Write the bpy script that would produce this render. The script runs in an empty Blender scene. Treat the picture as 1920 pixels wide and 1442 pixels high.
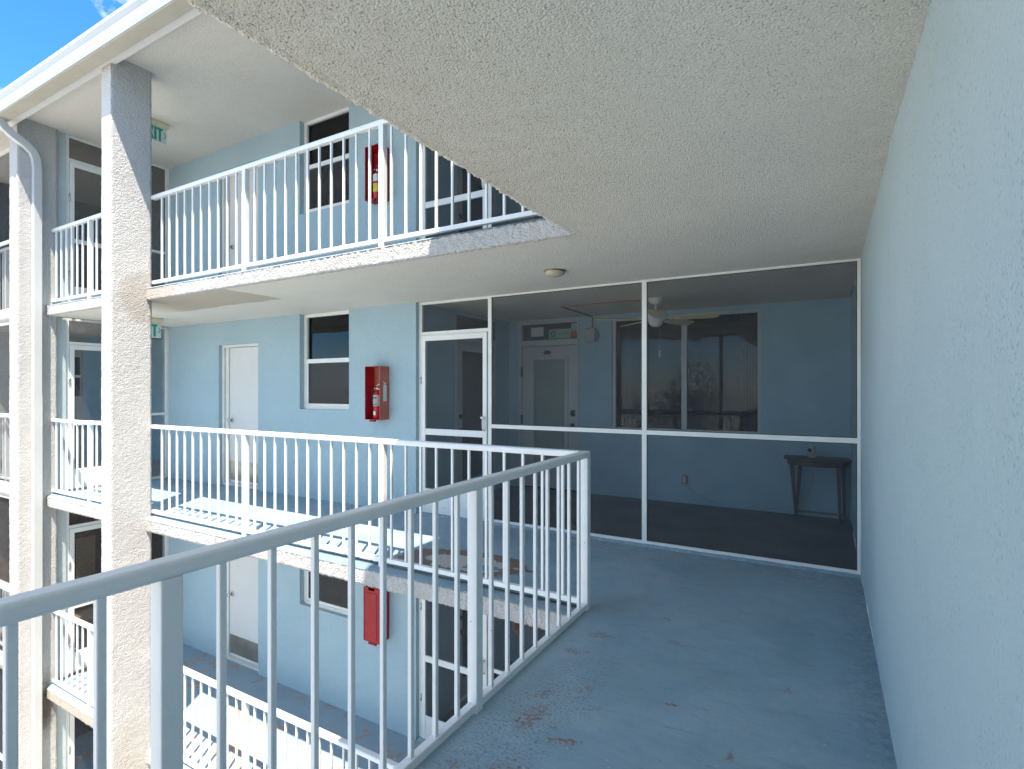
import bpy, bmesh, math, random
from math import sin, cos, pi, radians
from mathutils import Vector, Matrix, noise
random.seed(7)
S = bpy.context.scene
COL = S.collection

# ------------------------------------------------------------------ camera, sky, sun, exposure
cd = bpy.data.cameras.new('camera'); cam = bpy.data.objects.new('camera', cd); COL.objects.link(cam)
cam.location = (0, 0, 1.435); cam.rotation_euler = (radians(90), 0, radians(30))
cd.sensor_width = 36; cd.lens = 36 * 1018 / 1920; cd.shift_y = 9 / 1920
cd.clip_start = 0.02; cd.clip_end = 5000
S.camera = cam
CLD = 5.3  # cloud offset: view mostly clear, extra cloud out of view added for whiter fill
SUN = Vector((0.26, -0.398, 1.0)).normalized()          # towards the sun
ELEV = math.asin(SUN.z); AZ = math.atan2(SUN.x, SUN.y)
W = bpy.data.worlds.new('World'); S.world = W; W.use_nodes = True
nt = W.node_tree; nt.nodes.clear()
out = nt.nodes.new('ShaderNodeOutputWorld'); bg = nt.nodes.new('ShaderNodeBackground')
sky = nt.nodes.new('ShaderNodeTexSky'); sky.sky_type = 'NISHITA'; sky.sun_disc = False
sky.sun_elevation = ELEV; sky.sun_rotation = AZ; sky.air_density = 0.7; sky.dust_density = 0.25; sky.ozone_density = 4.5
tc = nt.nodes.new('ShaderNodeTexCoord'); mp = nt.nodes.new('ShaderNodeMapping')
mp.inputs['Scale'].default_value = (1.0, 2.2, 3.2); mp.inputs['Rotation'].default_value = (0.2, 0.1, 0.5); mp.inputs['Location'].default_value = (CLD, 0, 0)
nz = nt.nodes.new('ShaderNodeTexNoise'); nz.inputs['Scale'].default_value = 2.1; nz.inputs['Detail'].default_value = 9; nz.inputs['Roughness'].default_value = 0.58
nz.inputs['Distortion'].default_value = 0.5
rp = nt.nodes.new('ShaderNodeValToRGB'); rp.color_ramp.elements[0].position = 0.50; rp.color_ramp.elements[1].position = 0.66
rp.color_ramp.elements[0].color = (0, 0, 0, 1); rp.color_ramp.elements[1].color = (1, 1, 1, 1)
mx = nt.nodes.new('ShaderNodeMix'); mx.data_type = 'RGBA'
nt.links.new(tc.outputs['Generated'], mp.inputs['Vector']); nt.links.new(mp.outputs[0], nz.inputs['Vector'])
nt.links.new(nz.outputs['Fac'], rp.inputs[0]); nt.links.new(rp.outputs[0], mx.inputs[0])
hs = nt.nodes.new('ShaderNodeHueSaturation'); hs.inputs['Saturation'].default_value = 1.22; hs.inputs['Value'].default_value = 0.84; hs.inputs['Hue'].default_value = 0.488
nt.links.new(sky.outputs[0], hs.inputs['Color']); nt.links.new(hs.outputs[0], mx.inputs[6]); mx.inputs[7].default_value = (6.0, 5.9, 5.7, 1)
nt.links.new(mx.outputs[2], bg.inputs['Color']); bg.inputs['Strength'].default_value = 0.09
nt.links.new(bg.outputs[0], out.inputs[0])
sd = bpy.data.lights.new('sun', 'SUN'); sd.energy = 2.0; sd.angle = radians(0.53); sd.color = (1.0, 0.93, 0.82)
so = bpy.data.objects.new('sun', sd); COL.objects.link(so); so.rotation_euler = SUN.to_track_quat('Z', 'Y').to_euler(); so.location = (2, -4, 12)
S.view_settings.view_transform = 'Standard'; S.view_settings.look = 'None'; S.view_settings.gamma = 1
S.view_settings.use_curve_mapping = False
S.view_settings.exposure = 2.42
S.render.engine = 'CYCLES'
S.cycles.max_bounces = 10; S.cycles.diffuse_bounces = 6; S.cycles.transparent_max_bounces = 12

# ------------------------------------------------------------------ materials
MATS = {}
class NB:
    def __init__(s, name):
        s.m = bpy.data.materials.new(name); s.m.use_nodes = True; s.t = s.m.node_tree; s.t.nodes.clear()
        s.o = s.n('ShaderNodeOutputMaterial'); s.p = s.n('ShaderNodeBsdfPrincipled'); s.l(s.p.outputs[0], s.o.inputs[0])
        s.tc = s.n('ShaderNodeNewGeometry').outputs['Position']
    def n(s, k): return s.t.nodes.new(k)
    def l(s, a, b): s.t.links.new(a, b)
    def map(s, loc=(0, 0, 0), sc=(1, 1, 1), rot=(0, 0, 0)):
        m = s.n('ShaderNodeMapping'); m.inputs['Location'].default_value = loc; m.inputs['Scale'].default_value = sc
        m.inputs['Rotation'].default_value = rot; s.l(s.tc, m.inputs['Vector']); return m.outputs[0]
    def noise(s, sc, det=3, rough=.55, dist=0, vec=None):
        m = s.n('ShaderNodeTexNoise'); m.inputs['Scale'].default_value = sc; m.inputs['Detail'].default_value = det
        m.inputs['Roughness'].default_value = rough; m.inputs['Distortion'].default_value = dist
        s.l(vec or s.tc, m.inputs['Vector']); return m.outputs['Fac']
    def vor(s, sc, feat='F1', rnd=1.0, vec=None):
        m = s.n('ShaderNodeTexVoronoi'); m.feature = feat; m.inputs['Scale'].default_value = sc; m.inputs['Randomness'].default_value = rnd
        s.l(vec or s.tc, m.inputs['Vector']); return m.outputs['Distance']
    def ramp(s, v, a, b, ca=0.0, cb=1.0):
        m = s.n('ShaderNodeMapRange'); m.inputs[1].default_value = a; m.inputs[2].default_value = b
        m.inputs[3].default_value = ca; m.inputs[4].default_value = cb; m.clamp = True; s.l(v, m.inputs[0]); return m.outputs[0]
    def math(s, op, a, b=None, c=None):
        m = s.n('ShaderNodeMath'); m.operation = op
        for i, v in enumerate((a, b, c)):
            if v is None: continue
            if isinstance(v, (int, float)): m.inputs[i].default_value = v
            else: s.l(v, m.inputs[i])
        return m.outputs[0]
    def mix(s, f, a, b, mode='MIX'):
        m = s.n('ShaderNodeMix'); m.data_type = 'RGBA'; m.blend_type = mode
        for i, v in ((0, f), (6, a), (7, b)):
            if isinstance(v, (int, float)): m.inputs[i].default_value = v
            elif isinstance(v, tuple): m.inputs[i].default_value = v + (1,) if len(v) == 3 else v
            else: s.l(v, m.inputs[i])
        return m.outputs[2]
    def sep(s):
        m = s.n('ShaderNodeSeparateXYZ'); s.l(s.tc, m.inputs[0]); return m.outputs
    def blob(s, cx, cy, rx, ry, rot=0, warp=0.35, wsc=9, vec='XY'):
        """mask 1 inside a ragged ellipse lying in the object's XY plane"""
        x, y, z = s.sep()[:3]
        if vec == 'YZ': x, y = y, z
        dx = s.math('SUBTRACT', x, cx); dy = s.math('SUBTRACT', y, cy)
        c, k = cos(rot), sin(rot)
        u = s.math('DIVIDE', s.math('ADD', s.math('MULTIPLY', dx, c), s.math('MULTIPLY', dy, k)), rx)
        v = s.math('DIVIDE', s.math('SUBTRACT', s.math('MULTIPLY', dy, c), s.math('MULTIPLY', dx, k)), ry)
        r = s.math('SQRT', s.math('ADD', s.math('MULTIPLY', u, u), s.math('MULTIPLY', v, v)))
        w = s.math('MULTIPLY', s.math('SUBTRACT', s.noise(wsc, 6, .7), .5), warp * 4)
        return s.math('ADD', r, w)
    def col(s, c):
        if isinstance(c, tuple): s.p.inputs['Base Color'].default_value = c + (1,)
        else: s.l(c, s.p.inputs['Base Color'])
    def bump(s, h, dist=.005, st=1.0):
        b = s.n('ShaderNodeBump'); b.inputs['Strength'].default_value = st; b.inputs['Distance'].default_value = dist
        s.l(h, b.inputs['Height']); s.l(b.outputs[0], s.p.inputs['Normal'])
    def rough(s, v):
        if isinstance(v, (int, float)): s.p.inputs['Roughness'].default_value = v
        else: s.l(v, s.p.inputs['Roughness'])
    def fin(s, name): MATS[name] = s.m; return s.m

def plain(name, c, r=.5, metal=0, var=.06, sc=6, bump=0.0):
    b = NB(name); n = b.noise(sc, 4)
    f = b.ramp(n, .3, .7, 0, 1)
    b.col(b.mix(f, tuple(x * (1 - var) for x in c), tuple(min(1, x * (1 + var)) for x in c))); b.rough(r)
    b.p.inputs['Metallic'].default_value = metal
    if bump: b.bump(b.noise(sc * 12, 3), bump, .6)
    return b.fin(name)

def m_stucco(name, ca, cb, column=False, fin=False):
    b = NB(name); x, y, z = b.sep()[:3]
    big = b.noise(1.3, 5, .6); n1 = b.noise(80, 3, .55, .2, b.map(sc=(1, 1, 1.25))); n2 = b.noise(34, 3, .5); v = b.vor(95, 'SMOOTH_F1')
    c = b.mix(b.ramp(big, .38, .68), ca, cb)
    tan = (.50, .42, .34)
    if column:
        t = b.blob(3.22, 2.46, .25, .30, 0, .22, 4, 'YZ'); c = b.mix(b.ramp(t, .8, 1.1, .6, 0), c, (.50, .42, .345))
        t = b.blob(3.10, -2.9, .24, .8, 0, .12, 4, 'YZ'); c = b.mix(b.ramp(t, .7, 1.2, .4, 0), c, (.54, .46, .38))
    elif fin:
        t = b.blob(3.24, -2.85, .14, .45, 0, .25, 9, 'YZ'); c = b.mix(b.ramp(t, .4, 1.1, .9, 0), c, (.10, .085, .07))
    else:
        m = b.math('MULTIPLY', b.ramp(x, -6.15, -5.9, 1, 0), b.math('MULTIPLY', b.ramp(x, -6.9, -6.85), b.math('MULTIPLY', b.ramp(z, 2.0, 2.1), b.ramp(z, 3.0, 3.1, 1, 0))))
        c = b.mix(b.math('MULTIPLY', m, .6), c, tan)
        m = b.math('MULTIPLY', b.ramp(x, -6.84, -6.83, 1, 0), b.ramp(z, -2.4, -2.3, 1, 0)); c = b.mix(b.math('MULTIPLY', m, .8), c, (.46, .39, .30))
        dr = b.noise(6, 5, .7, 0, b.map(sc=(1, 1, .15))); c = b.mix(b.ramp(dr, .58, .72, 0, .35), c, (.42, .38, .32))
    pits = b.ramp(b.noise(72, 3, .6), .32, .44, 1, 0); c = b.mix(b.math('MULTIPLY', pits, .30 if column or fin else .6), c, (.34, .28, .23))
    b.col(c); b.rough(.92)
    b.bump(b.math('ADD', b.math('ADD', n1, b.math('MULTIPLY', n2, .6)), b.math('MULTIPLY', v, -.5)), .017, 1.0); b.fin(name)
def m_ceiling():
    b = NB('ceiling_stucco')
    n1 = b.noise(135, 3, .6, 0); v = b.vor(170, 'SMOOTH_F1'); big = b.noise(.9, 5, .6); n0 = b.noise(9, 4, .6)
    c = b.mix(b.ramp(big, .35, .7), (.84, .795, .71), (.78, .74, .665))
    x, y, z = b.sep()[:3]
    edge = b.ramp(x, -1.45, -.35, 1, 0)
    sp = b.noise(90, 3, .7); pits = b.ramp(sp, .33, .41, 1, 0)
    dens = b.math('MULTIPLY', b.math('MULTIPLY', edge, b.ramp(y, 3.6, 2.4, 0, 1)), b.ramp(x, -1.6, -1.44, 0, 1))
    c = b.mix(b.math('MULTIPLY', dens, b.ramp(n0, .3, .7, .15, .6)), c, (.62, .54, .38))
    c = b.mix(b.math('MULTIPLY', pits, b.math('ADD', .34, b.math('MULTIPLY', dens, .6))), c, (.26, .21, .14))
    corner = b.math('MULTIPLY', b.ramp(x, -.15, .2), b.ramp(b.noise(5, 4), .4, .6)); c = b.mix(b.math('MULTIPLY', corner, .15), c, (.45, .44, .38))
    mold = b.math('MULTIPLY', b.ramp(b.vor(55), .22, .12, 0, 1), b.ramp(b.noise(2.4, 4, .7), .44, .60)); c = b.mix(b.math('MULTIPLY', mold, .75), c, (.17, .17, .15))
    w = b.math('MULTIPLY', b.math('SUBTRACT', b.noise(3, 3), .5), .16)
    xx = b.math('ADD', x, w); yy = b.math('ADD', y, w)
    t = b.math('MULTIPLY', b.math('MULTIPLY', b.ramp(xx, -5.24, -5.18, 1, 0), b.ramp(yy, 3.92, 3.98, 1, 0)), b.ramp(z, 2.3, 2.4))
    c = b.mix(b.math('MULTIPLY', b.math('MULTIPLY', t, .8), b.math('MULTIPLY', b.ramp(z, 3, 3.1, 1, 0), b.ramp(x, -7.6, -7.0))), c, (.50, .42, .32))
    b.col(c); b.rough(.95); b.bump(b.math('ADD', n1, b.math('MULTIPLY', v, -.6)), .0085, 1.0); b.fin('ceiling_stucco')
def m_blue(name, ca, cb, specks, bsc=70, bd=.006, pitd=.45):
    b = NB(name); big = b.noise(1.2, 5, .6); n1 = b.noise(bsc, 4, .6); n2 = b.noise(9, 4, .5)
    c = b.mix(b.ramp(big, .35, .68), ca, cb)
    x, y, z = b.sep()[:3]
    p = b.ramp(b.vor(specks), .20, .11, 0, 1); g = b.math('MULTIPLY', b.ramp(b.noise(2.2, 4, .65), .42, .60), b.ramp(z, .4, 2.2, .45, 1))
    q = b.ramp(b.vor(specks * 2.2), .30, .16, 0, 1); c = b.mix(b.math('MULTIPLY', b.math('MULTIPLY', q, b.ramp(b.noise(4.3, 4, .7), .46, .58)), pitd * .8), c, (.13, .22, .23))
    c = b.mix(b.ramp(b.noise(.7, 4, .5, .5), .45, .65, 0, .25), c, tuple(v * .93 + .01 for v in (cb[0] * 1.02, cb[1] * 1.03, cb[2] * .97)))
    c = b.mix(b.math('MULTIPLY', b.math('MULTIPLY', p, g), pitd), c, (.10, .17, .19))
    p2 = b.ramp(b.noise(150, 2, .7), .30, .38, 1, 0); c = b.mix(b.math('MULTIPLY', p2, .32), c, (.17, .27, .30))
    b.col(c); b.rough(.75); b.bump(b.math('ADD', n1, b.math('MULTIPLY', n2, .8)), bd, .9); b.fin(name)
def m_floor():
    b = NB('blue_floor_paint')
    big = b.noise(1.6, 6, .65, .4); fine = b.noise(55, 4, .6); mid = b.noise(7, 5, .7)
    c = b.mix(b.ramp(big, .33, .7), (.24, .355, .425), (.36, .47, .535))
    c = b.mix(b.math('MULTIPLY', b.ramp(mid, .48, .72), .5), c, (.30, .36, .42)); c = b.mix(b.ramp(b.noise(3.1, 5, .6, .8), .5, .66, 0, .6), c, (.24, .38, .48))
    c = b.mix(b.ramp(b.noise(120, 2, .6), .3, .36, .35, 0), c, (.13, .19, .25))
    x, y, z = b.sep()[:3]
    # scuffs
    st = b.noise(14, 5, .75, 1.0, b.map(sc=(.5, 3.5, 1), rot=(0, 0, .5))); c = b.mix(b.ramp(st, .58, .70, 0, .5), c, (.40, .50, .55)); st2 = b.noise(9, 6, .75, .6, b.map(sc=(.6, 2.6, 1), rot=(0, 0, -.25))); c = b.mix(b.ramp(st2, .55, .68, 0, .55), c, (.17, .24, .30))
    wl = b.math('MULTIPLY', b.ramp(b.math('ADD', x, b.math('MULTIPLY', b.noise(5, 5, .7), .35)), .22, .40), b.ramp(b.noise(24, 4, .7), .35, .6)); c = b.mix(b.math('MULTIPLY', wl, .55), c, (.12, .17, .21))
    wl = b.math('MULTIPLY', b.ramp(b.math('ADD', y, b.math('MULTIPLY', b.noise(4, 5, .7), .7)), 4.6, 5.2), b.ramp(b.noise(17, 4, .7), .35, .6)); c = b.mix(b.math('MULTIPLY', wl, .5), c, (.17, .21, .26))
    wp = b.math('MULTIPLY', b.ramp(b.vor(16), .085, .05, 0, 1), b.ramp(b.noise(1.9, 3), .50, .56)); c = b.mix(b.math('MULTIPLY', wp, .8), c, (.62, .60, .57))
    # rust blooms: (centre, radii, rotation)
    rust = None
    for cx, cy, rx, ry, rot in ((-1.14, 3.0, .15, .06, .3), (-1.12, 2.10, .17, .09, 1.3), (-1.16, 2.29, .10, .05, .9), (-1.24, 1.62, .08, .16, 0),
                                (-1.0, 2.42, .12, .035, .8), (-.86, 3.42, .06, .035, 0), (-.75, 3.12, .07, .04, .5), (-.93, 2.02, .12, .045, .4),
                                (-.32, 2.26, .022, .05, 0), (-.30, 2.05, .03, .10, 0), (-1.06, 1.72, .22, .09, 1.2), (-.16, 2.9, .03, .06, 0), (-1.0, 1.5, .12, .07, 1), (-1.18, 2.75, .10, .05, .2), (-.9, 2.3, .05, .03, .5), (-.62, 2.5, .07, .02, .2), (-.45, 1.95, .03, .07, .1)):
        r = b.ramp(b.blob(cx, cy, rx, ry, rot, .22, 12), .35, 1.25, 1, 0)
        rust = r if rust is None else b.math('MAXIMUM', rust, r)
    rn = b.noise(60, 6, .75); rust = b.ramp(b.math('ADD', b.math('MULTIPLY', rust, .17), b.math('ADD', b.math('MULTIPLY', rn, .7), b.math('MULTIPLY', b.noise(16, 4, .7), .3))), .635, .70)
    c = b.mix(b.math('MULTIPLY', rust, b.ramp(mid, .3, .65, .45, .9)), c, b.mix(b.ramp(fine, .4, .6), (.17, .085, .055), (.36, .22, .15)))
    # dark grime trail near the railing
    gr = b.ramp(b.blob(-1.12, 2.1, .22, .75, -.15, .25, 6), .6, 1.1, 1, 0)
    c = b.mix(b.math('MULTIPLY', b.math('MULTIPLY', gr, b.ramp(b.noise(75, 5, .8), .52, .60)), .6), c, (.07, .085, .09))
    # the large peeling patch: rust primer with bare cement in the middle
    pe = b.blob(-2.62, 3.72, .62, .30, .1, .22, 6); c = b.mix(b.ramp(pe, .92, 1.0, .95, 0), c, b.mix(b.ramp(b.noise(12, 4), .4, .6), (.25, .115, .07), (.20, .15, .13)))
    cm = b.ramp(b.blob(-2.55, 3.70, .48, .22, .1, .42, 6), .72, .78, 1, 0); c = b.mix(cm, c, b.mix(b.ramp(fine, .3, .7), (.50, .47, .44), (.60, .57, .54)))
    isl = b.ramp(b.blob(-2.40, 3.66, .17, .07, .3, .5, 11), .8, .86, 1, 0); c = b.mix(isl, c, (.18, .28, .36))
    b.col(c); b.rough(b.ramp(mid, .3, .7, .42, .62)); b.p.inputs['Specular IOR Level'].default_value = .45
    b.bump(b.math('ADD', b.math('MULTIPLY', fine, .5), b.math('ADD', b.math('MULTIPLY', mid, .7), b.math('MULTIPLY', pe, 0.02))), .004, .7); b.fin('blue_floor_paint')
def m_lower_floor():
    b = NB('worn_floor_paint')
    big = b.noise(1.6, 6, .65, .4); fine = b.noise(55, 4, .6)
    c = b.mix(b.ramp(big, .33, .7), (.25, .35, .42), (.31, .40, .46))
    w = b.noise(2.6, 7, .72, .8); c = b.mix(b.ramp(w, .56, .60, 0, .85), c, (.42, .25, .17))
    c = b.mix(b.ramp(w, .62, .66, 0, .9), c, (.55, .50, .45))
    b.col(c); b.rough(.6); b.bump(fine, .003, .6); b.fin('worn_floor_paint')
def m_screen(name='insect_screen', c=(.11, .112, .115), f=.21):
    b = NB(name); tr = b.n('ShaderNodeBsdfTransparent'); df = b.n('ShaderNodeBsdfDiffuse'); df.inputs[0].default_value = c + (1,)
    ms = b.n('ShaderNodeMixShader'); v = b.ramp(b.noise(2.0, 3), .3, .7, f - .03, f + .03); b.l(v, ms.inputs[0])
    b.l(tr.outputs[0], ms.inputs[1]); b.l(df.outputs[0], ms.inputs[2]); b.l(ms.outputs[0], b.o.inputs[0]); b.fin(name)
def m_glass(name, tint=(.6, .65, .66), r=.02, wob=.0015):
    b = NB(name); tr = b.n('ShaderNodeBsdfTransparent'); tr.inputs[0].default_value = tint + (1,)
    gl = b.n('ShaderNodeBsdfGlossy'); gl.inputs['Roughness'].default_value = r; gl.inputs[0].default_value = (.95, .97, 1, 1)
    fr = b.n('ShaderNodeFresnel'); fr.inputs[0].default_value = 1.42; ms = b.n('ShaderNodeMixShader')
    bm = b.n('ShaderNodeBump'); bm.inputs['Distance'].default_value = wob; b.l(b.noise(1.5, 2), bm.inputs['Height']); b.l(bm.outputs[0], gl.inputs['Normal'])
    b.l(fr.outputs[0], ms.inputs[0]); b.l(tr.outputs[0], ms.inputs[1]); b.l(gl.outputs[0], ms.inputs[2]); b.l(ms.outputs[0], b.o.inputs[0]); b.fin(name)

def m_rail():
    b = NB('white_rail_paint'); n = b.noise(5, 5, .6); c = b.mix(b.ramp(n, .35, .7), (.85, .845, .82), (.79, .785, .765))
    d = b.ramp(b.vor(9), .05, .03, 0, 1); c = b.mix(b.math('MULTIPLY', d, .6), c, (.25, .19, .13)); b.col(c); b.rough(.38)
    b.bump(b.math('ADD', b.noise(30, 3), b.math('MULTIPLY', b.noise(160, 3), .3)), .0015, .6); b.fin('white_rail_paint')

m_stucco('white_stucco', (.60, .57, .535), (.53, .505, .475)); m_stucco('column_stucco', (.70, .67, .64), (.63, .60, .575), column=True); m_stucco('fin_stucco', (.62, .595, .57), (.56, .535, .51), fin=True); m_ceiling(); m_floor(); m_lower_floor(); m_screen(); m_rail()
m_screen('sunlit_screen', (.16, .145, .13), .60)  # lighter, denser copy of insect_screen with sunlight on the mesh painted in
m_glass('window_glass', (.52, .55, .56)); m_glass('door_glass', (.45, .55, .5), .05)
m_blue('blue_stucco', (.41, .54, .59), (.38, .51, .57), 30, 62, .011, .4)
m_blue('blue_side_wall', (.48, .58, .615), (.445, .55, .59), 38, 80, .004, .6)
m_blue('porch_wall_paint', (.38, .57, .68), (.35, .54, .65), 30, 75, .006, .2)
plain('trim_white', (.74, .73, .69), .45, var=.04, bump=.0006)
plain('door_white', (.72, .70, .67), .5, var=.03, sc=2)
plain('inner_door_white', (.55, .58, .60), .5, var=.03, sc=2)
plain('aluminium_white', (.81, .80, .765), .35, var=.03)
plain('kick_plate_metal', (.50, .46, .40), .28, 1, .2, 3)
plain('chrome', (.6, .6, .6), .2, 1)
plain('stub_pale', (.50, .57, .57), .7, bump=.003); plain('soffit_gap', (.05, .04, .03), .9); plain('soffit_cream', (.46, .43, .35), .6)
plain('bronze', (.10, .075, .05), .4, .7)
plain('brass', (.35, .27, .14), .35, .9)
plain('dark_room', (.035, .035, .04), .9)
plain('dark_void', (.02, .02, .022), .9)
plain('brown_blind', (.34, .21, .10), .8, var=.3, sc=5)
plain('blind_cream', (.80, .76, .60), .7)
plain('cabinet_red', (.38, .006, .014), .55, var=.12, sc=7)
plain('cabinet_faded', (.50, .13, .085), .55, var=.22, sc=5)
plain('extinguisher_red', (.48, .012, .015), .25)
plain('label_white', (.68, .69, .66), .5); plain('label_yellow', (.70, .55, .04), .5); plain('label_grey', (.38, .38, .37), .5)
plain('print_dark', (.06, .06, .065), .6); plain('sign_face', (.55, .66, .62), .5); plain('exit_green', (.0, .30, .24), .4); plain('housing_cream', (.70, .62, .42), .5)
plain('black_plastic', (.02, .02, .02), .4)
plain('gutter_white', (.56, .56, .54), .4, var=.04, sc=2)
plain('sticker_teal', (.30, .52, .45), .5); plain('sticker_red', (.45, .07, .04), .5); plain('sticker_green', (.02, .20, .14), .5)
plain('blind_pane', (.28, .36, .34), .45, sc=30)
plain('fan_white', (.78, .78, .74), .35); plain('fan_cream', (.78, .66, .38), .5)
plain('pipe_paint', (.34, .22, .15), .5); plain('table_wood', (.085, .06, .05), .55, var=.3, sc=20); plain('porch_floor_paint', (.165, .15, .155), .6, var=.22, sc=2.5, bump=.002)
plain('box_grey', (.45, .46, .45), .5); plain('outlet_tan', (.42, .33, .28), .5); plain('outlet_light', (.60, .58, .54), .5)
plain('dome_glass', (.55, .49, .36), .35)
plain('wicker', (.30, .21, .11), .7, var=.3, sc=40); plain('brown_curtain', (.16, .09, .06), .9, var=.3, sc=8)
plain('rust_disc', (.32, .12, .05), .7, var=.4, sc=30); plain('bark', (.12, .09, .06), .9, var=.3, sc=12)
plain('raw_cement', (.55, .47, .37), .9, var=.18, sc=6, bump=.003)
plain('roofing', (.45, .45, .43), .9)
def m_leaf():
    b = NB('leaf_green'); c = b.mix(b.ramp(b.noise(1.5, 3), .3, .7), (.035, .07, .02), (.07, .12, .035)); b.col(c); b.rough(.6); b.fin('leaf_green')
def m_ground():
    b = NB('pale_concrete'); c = b.mix(b.ramp(b.noise(.15, 6), .3, .7), (.44, .42, .38), (.54, .51, .46)); b.col(c); b.rough(.9); b.bump(b.noise(20, 4), .01, .5); b.fin('pale_concrete')
m_leaf(); m_ground()

# ------------------------------------------------------------------ mesh helpers
class MB:
    def __init__(s): s.v = []; s.f = []; s.m = []; s.sm = []
    def face(s, pts, mi=0, smooth=False):
        i = len(s.v); s.v += [tuple(p) for p in pts]; s.f.append(tuple(range(i, i + len(pts)))); s.m.append(mi); s.sm.append(smooth)
    def mesh(s, vs, fs, mi=0, smooth=False):
        i = len(s.v); s.v += [tuple(p) for p in vs]
        for f in fs: s.f.append(tuple(i + k for k in f)); s.m.append(mi); s.sm.append(smooth)
    def box(s, x0, x1, y0, y1, z0, z1, mi=0, M=None):
        vs = [Vector(p) for p in ((x0, y0, z0), (x1, y0, z0), (x1, y1, z0), (x0, y1, z0), (x0, y0, z1), (x1, y0, z1), (x1, y1, z1), (x0, y1, z1))]
        if M: vs = [M @ p for p in vs]
        s.mesh(vs, [(3, 2, 1, 0), (4, 5, 6, 7), (0, 1, 5, 4), (1, 2, 6, 5), (2, 3, 7, 6), (3, 0, 4, 7)], mi); return s
    def tube(s, path, r, n=10, mi=0, caps=True, squash=None):
        path = [Vector(p) for p in path]; rs = r if isinstance(r, (list, tuple)) else [r] * len(path)
        rings = []; up = None
        for i, p in enumerate(path):
            d = (path[min(i + 1, len(path) - 1)] - path[max(i - 1, 0)]).normalized()
            if up is None:
                a = Vector((0, 0, 1)) if abs(d.z) < .9 else Vector((1, 0, 0)); up = d.cross(a).normalized()
            up = (up - d * up.dot(d)).normalized(); w = d.cross(up)
            rings.append([p + (up * cos(2 * pi * k / n + pi / n) + w * sin(2 * pi * k / n + pi / n)) * rs[i] for k in range(n)])
        vs = [q for g in rings for q in g]; fs = []
        for i in range(len(rings) - 1):
            for k in range(n): fs.append((i * n + k, i * n + (k + 1) % n, (i + 1) * n + (k + 1) % n, (i + 1) * n + k))
        if caps: fs += [tuple(range(n - 1, -1, -1)), tuple((len(rings) - 1) * n + k for k in range(n))]
        s.mesh(vs, fs, mi, n > 6); return s
    def lathe(s, c, prof, n=20, mi=0, a0=0, a1=2 * pi):
        c = Vector(c); full = abs(a1 - a0 - 2 * pi) < 1e-6; k = n if full else n + 1; vs = []
        for r, z in prof:
            for i in range(k): a = a0 + (a1 - a0) * i / n; vs.append(c + Vector((r * cos(a), r * sin(a), z)))
        fs = []
        for j in range(len(prof) - 1):
            for i in range(n): fs.append((j * k + i, j * k + (i + 1) % k, (j + 1) * k + (i + 1) % k, (j + 1) * k + i))
        s.mesh(vs, fs, mi, True); return s
    def data(s, name, mats, O=(0, 0, 0)):
        me = bpy.data.meshes.new(name); O = Vector(O)
        me.from_pydata([Vector(p) - O for p in s.v], [], s.f)
        for m in mats: me.materials.append(MATS[m])
        me.polygons.foreach_set('material_index', s.m); me.polygons.foreach_set('use_smooth', s.sm); me.update()
        bm = bmesh.new(); bm.from_mesh(me); bmesh.ops.remove_doubles(bm, verts=bm.verts, dist=1e-5); bmesh.ops.recalc_face_normals(bm, faces=bm.faces) if s.fix else None
        bm.to_mesh(me); bm.free(); return me
    fix = True

def link(name, me, parent=None, loc=(0, 0, 0), bevel=0, seg=2):
    o = bpy.data.objects.new(name, me); COL.objects.link(o)
    o.location = loc
    if parent: o.parent = parent; o.location = Vector(loc) - wloc(parent)
    if bevel:
        b = o.modifiers.new('bevel', 'BEVEL'); b.width = bevel; b.segments = seg; b.limit_method = 'ANGLE'; b.angle_limit = radians(40)
    return o
def wloc(o):
    v = Vector(o.location)
    while o.parent: o = o.parent; v += Vector(o.location)
    return v
def part(name, mb, mats, parent, bevel=0, seg=2, label=None):
    if isinstance(mats, str): mats = [mats]
    O = wloc(parent); o = link(name, mb.data(name, mats, O), parent, O, bevel, seg)
    if label: o['label'] = label
    return o
def tag(o, label, cat, group=None):
    o['label'] = label; o['category'] = cat
    if group: o['group'] = group
    return o
def thing(name, label, cat, loc, group=None):
    o = bpy.data.objects.new(name, None); COL.objects.link(o); o.location = loc; o.empty_display_size = .1
    return tag(o, label, cat, group)
def single(name, mb, mats, label, cat, loc=(0, 0, 0), group=None, bevel=0, seg=2):
    if isinstance(mats, str): mats = [mats]
    o = link(name, mb.data(name, mats, loc), None, loc, bevel, seg); return tag(o, label, cat, group)
def struct(name, mb, mats, kind='structure', bevel=0):
    if isinstance(mats, str): mats = [mats]
    o = link(name, mb.data(name, mats), None, (0, 0, 0), bevel); o['kind'] = kind; return o
def B(*a, **k): return MB().box(*a, **k)

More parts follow.
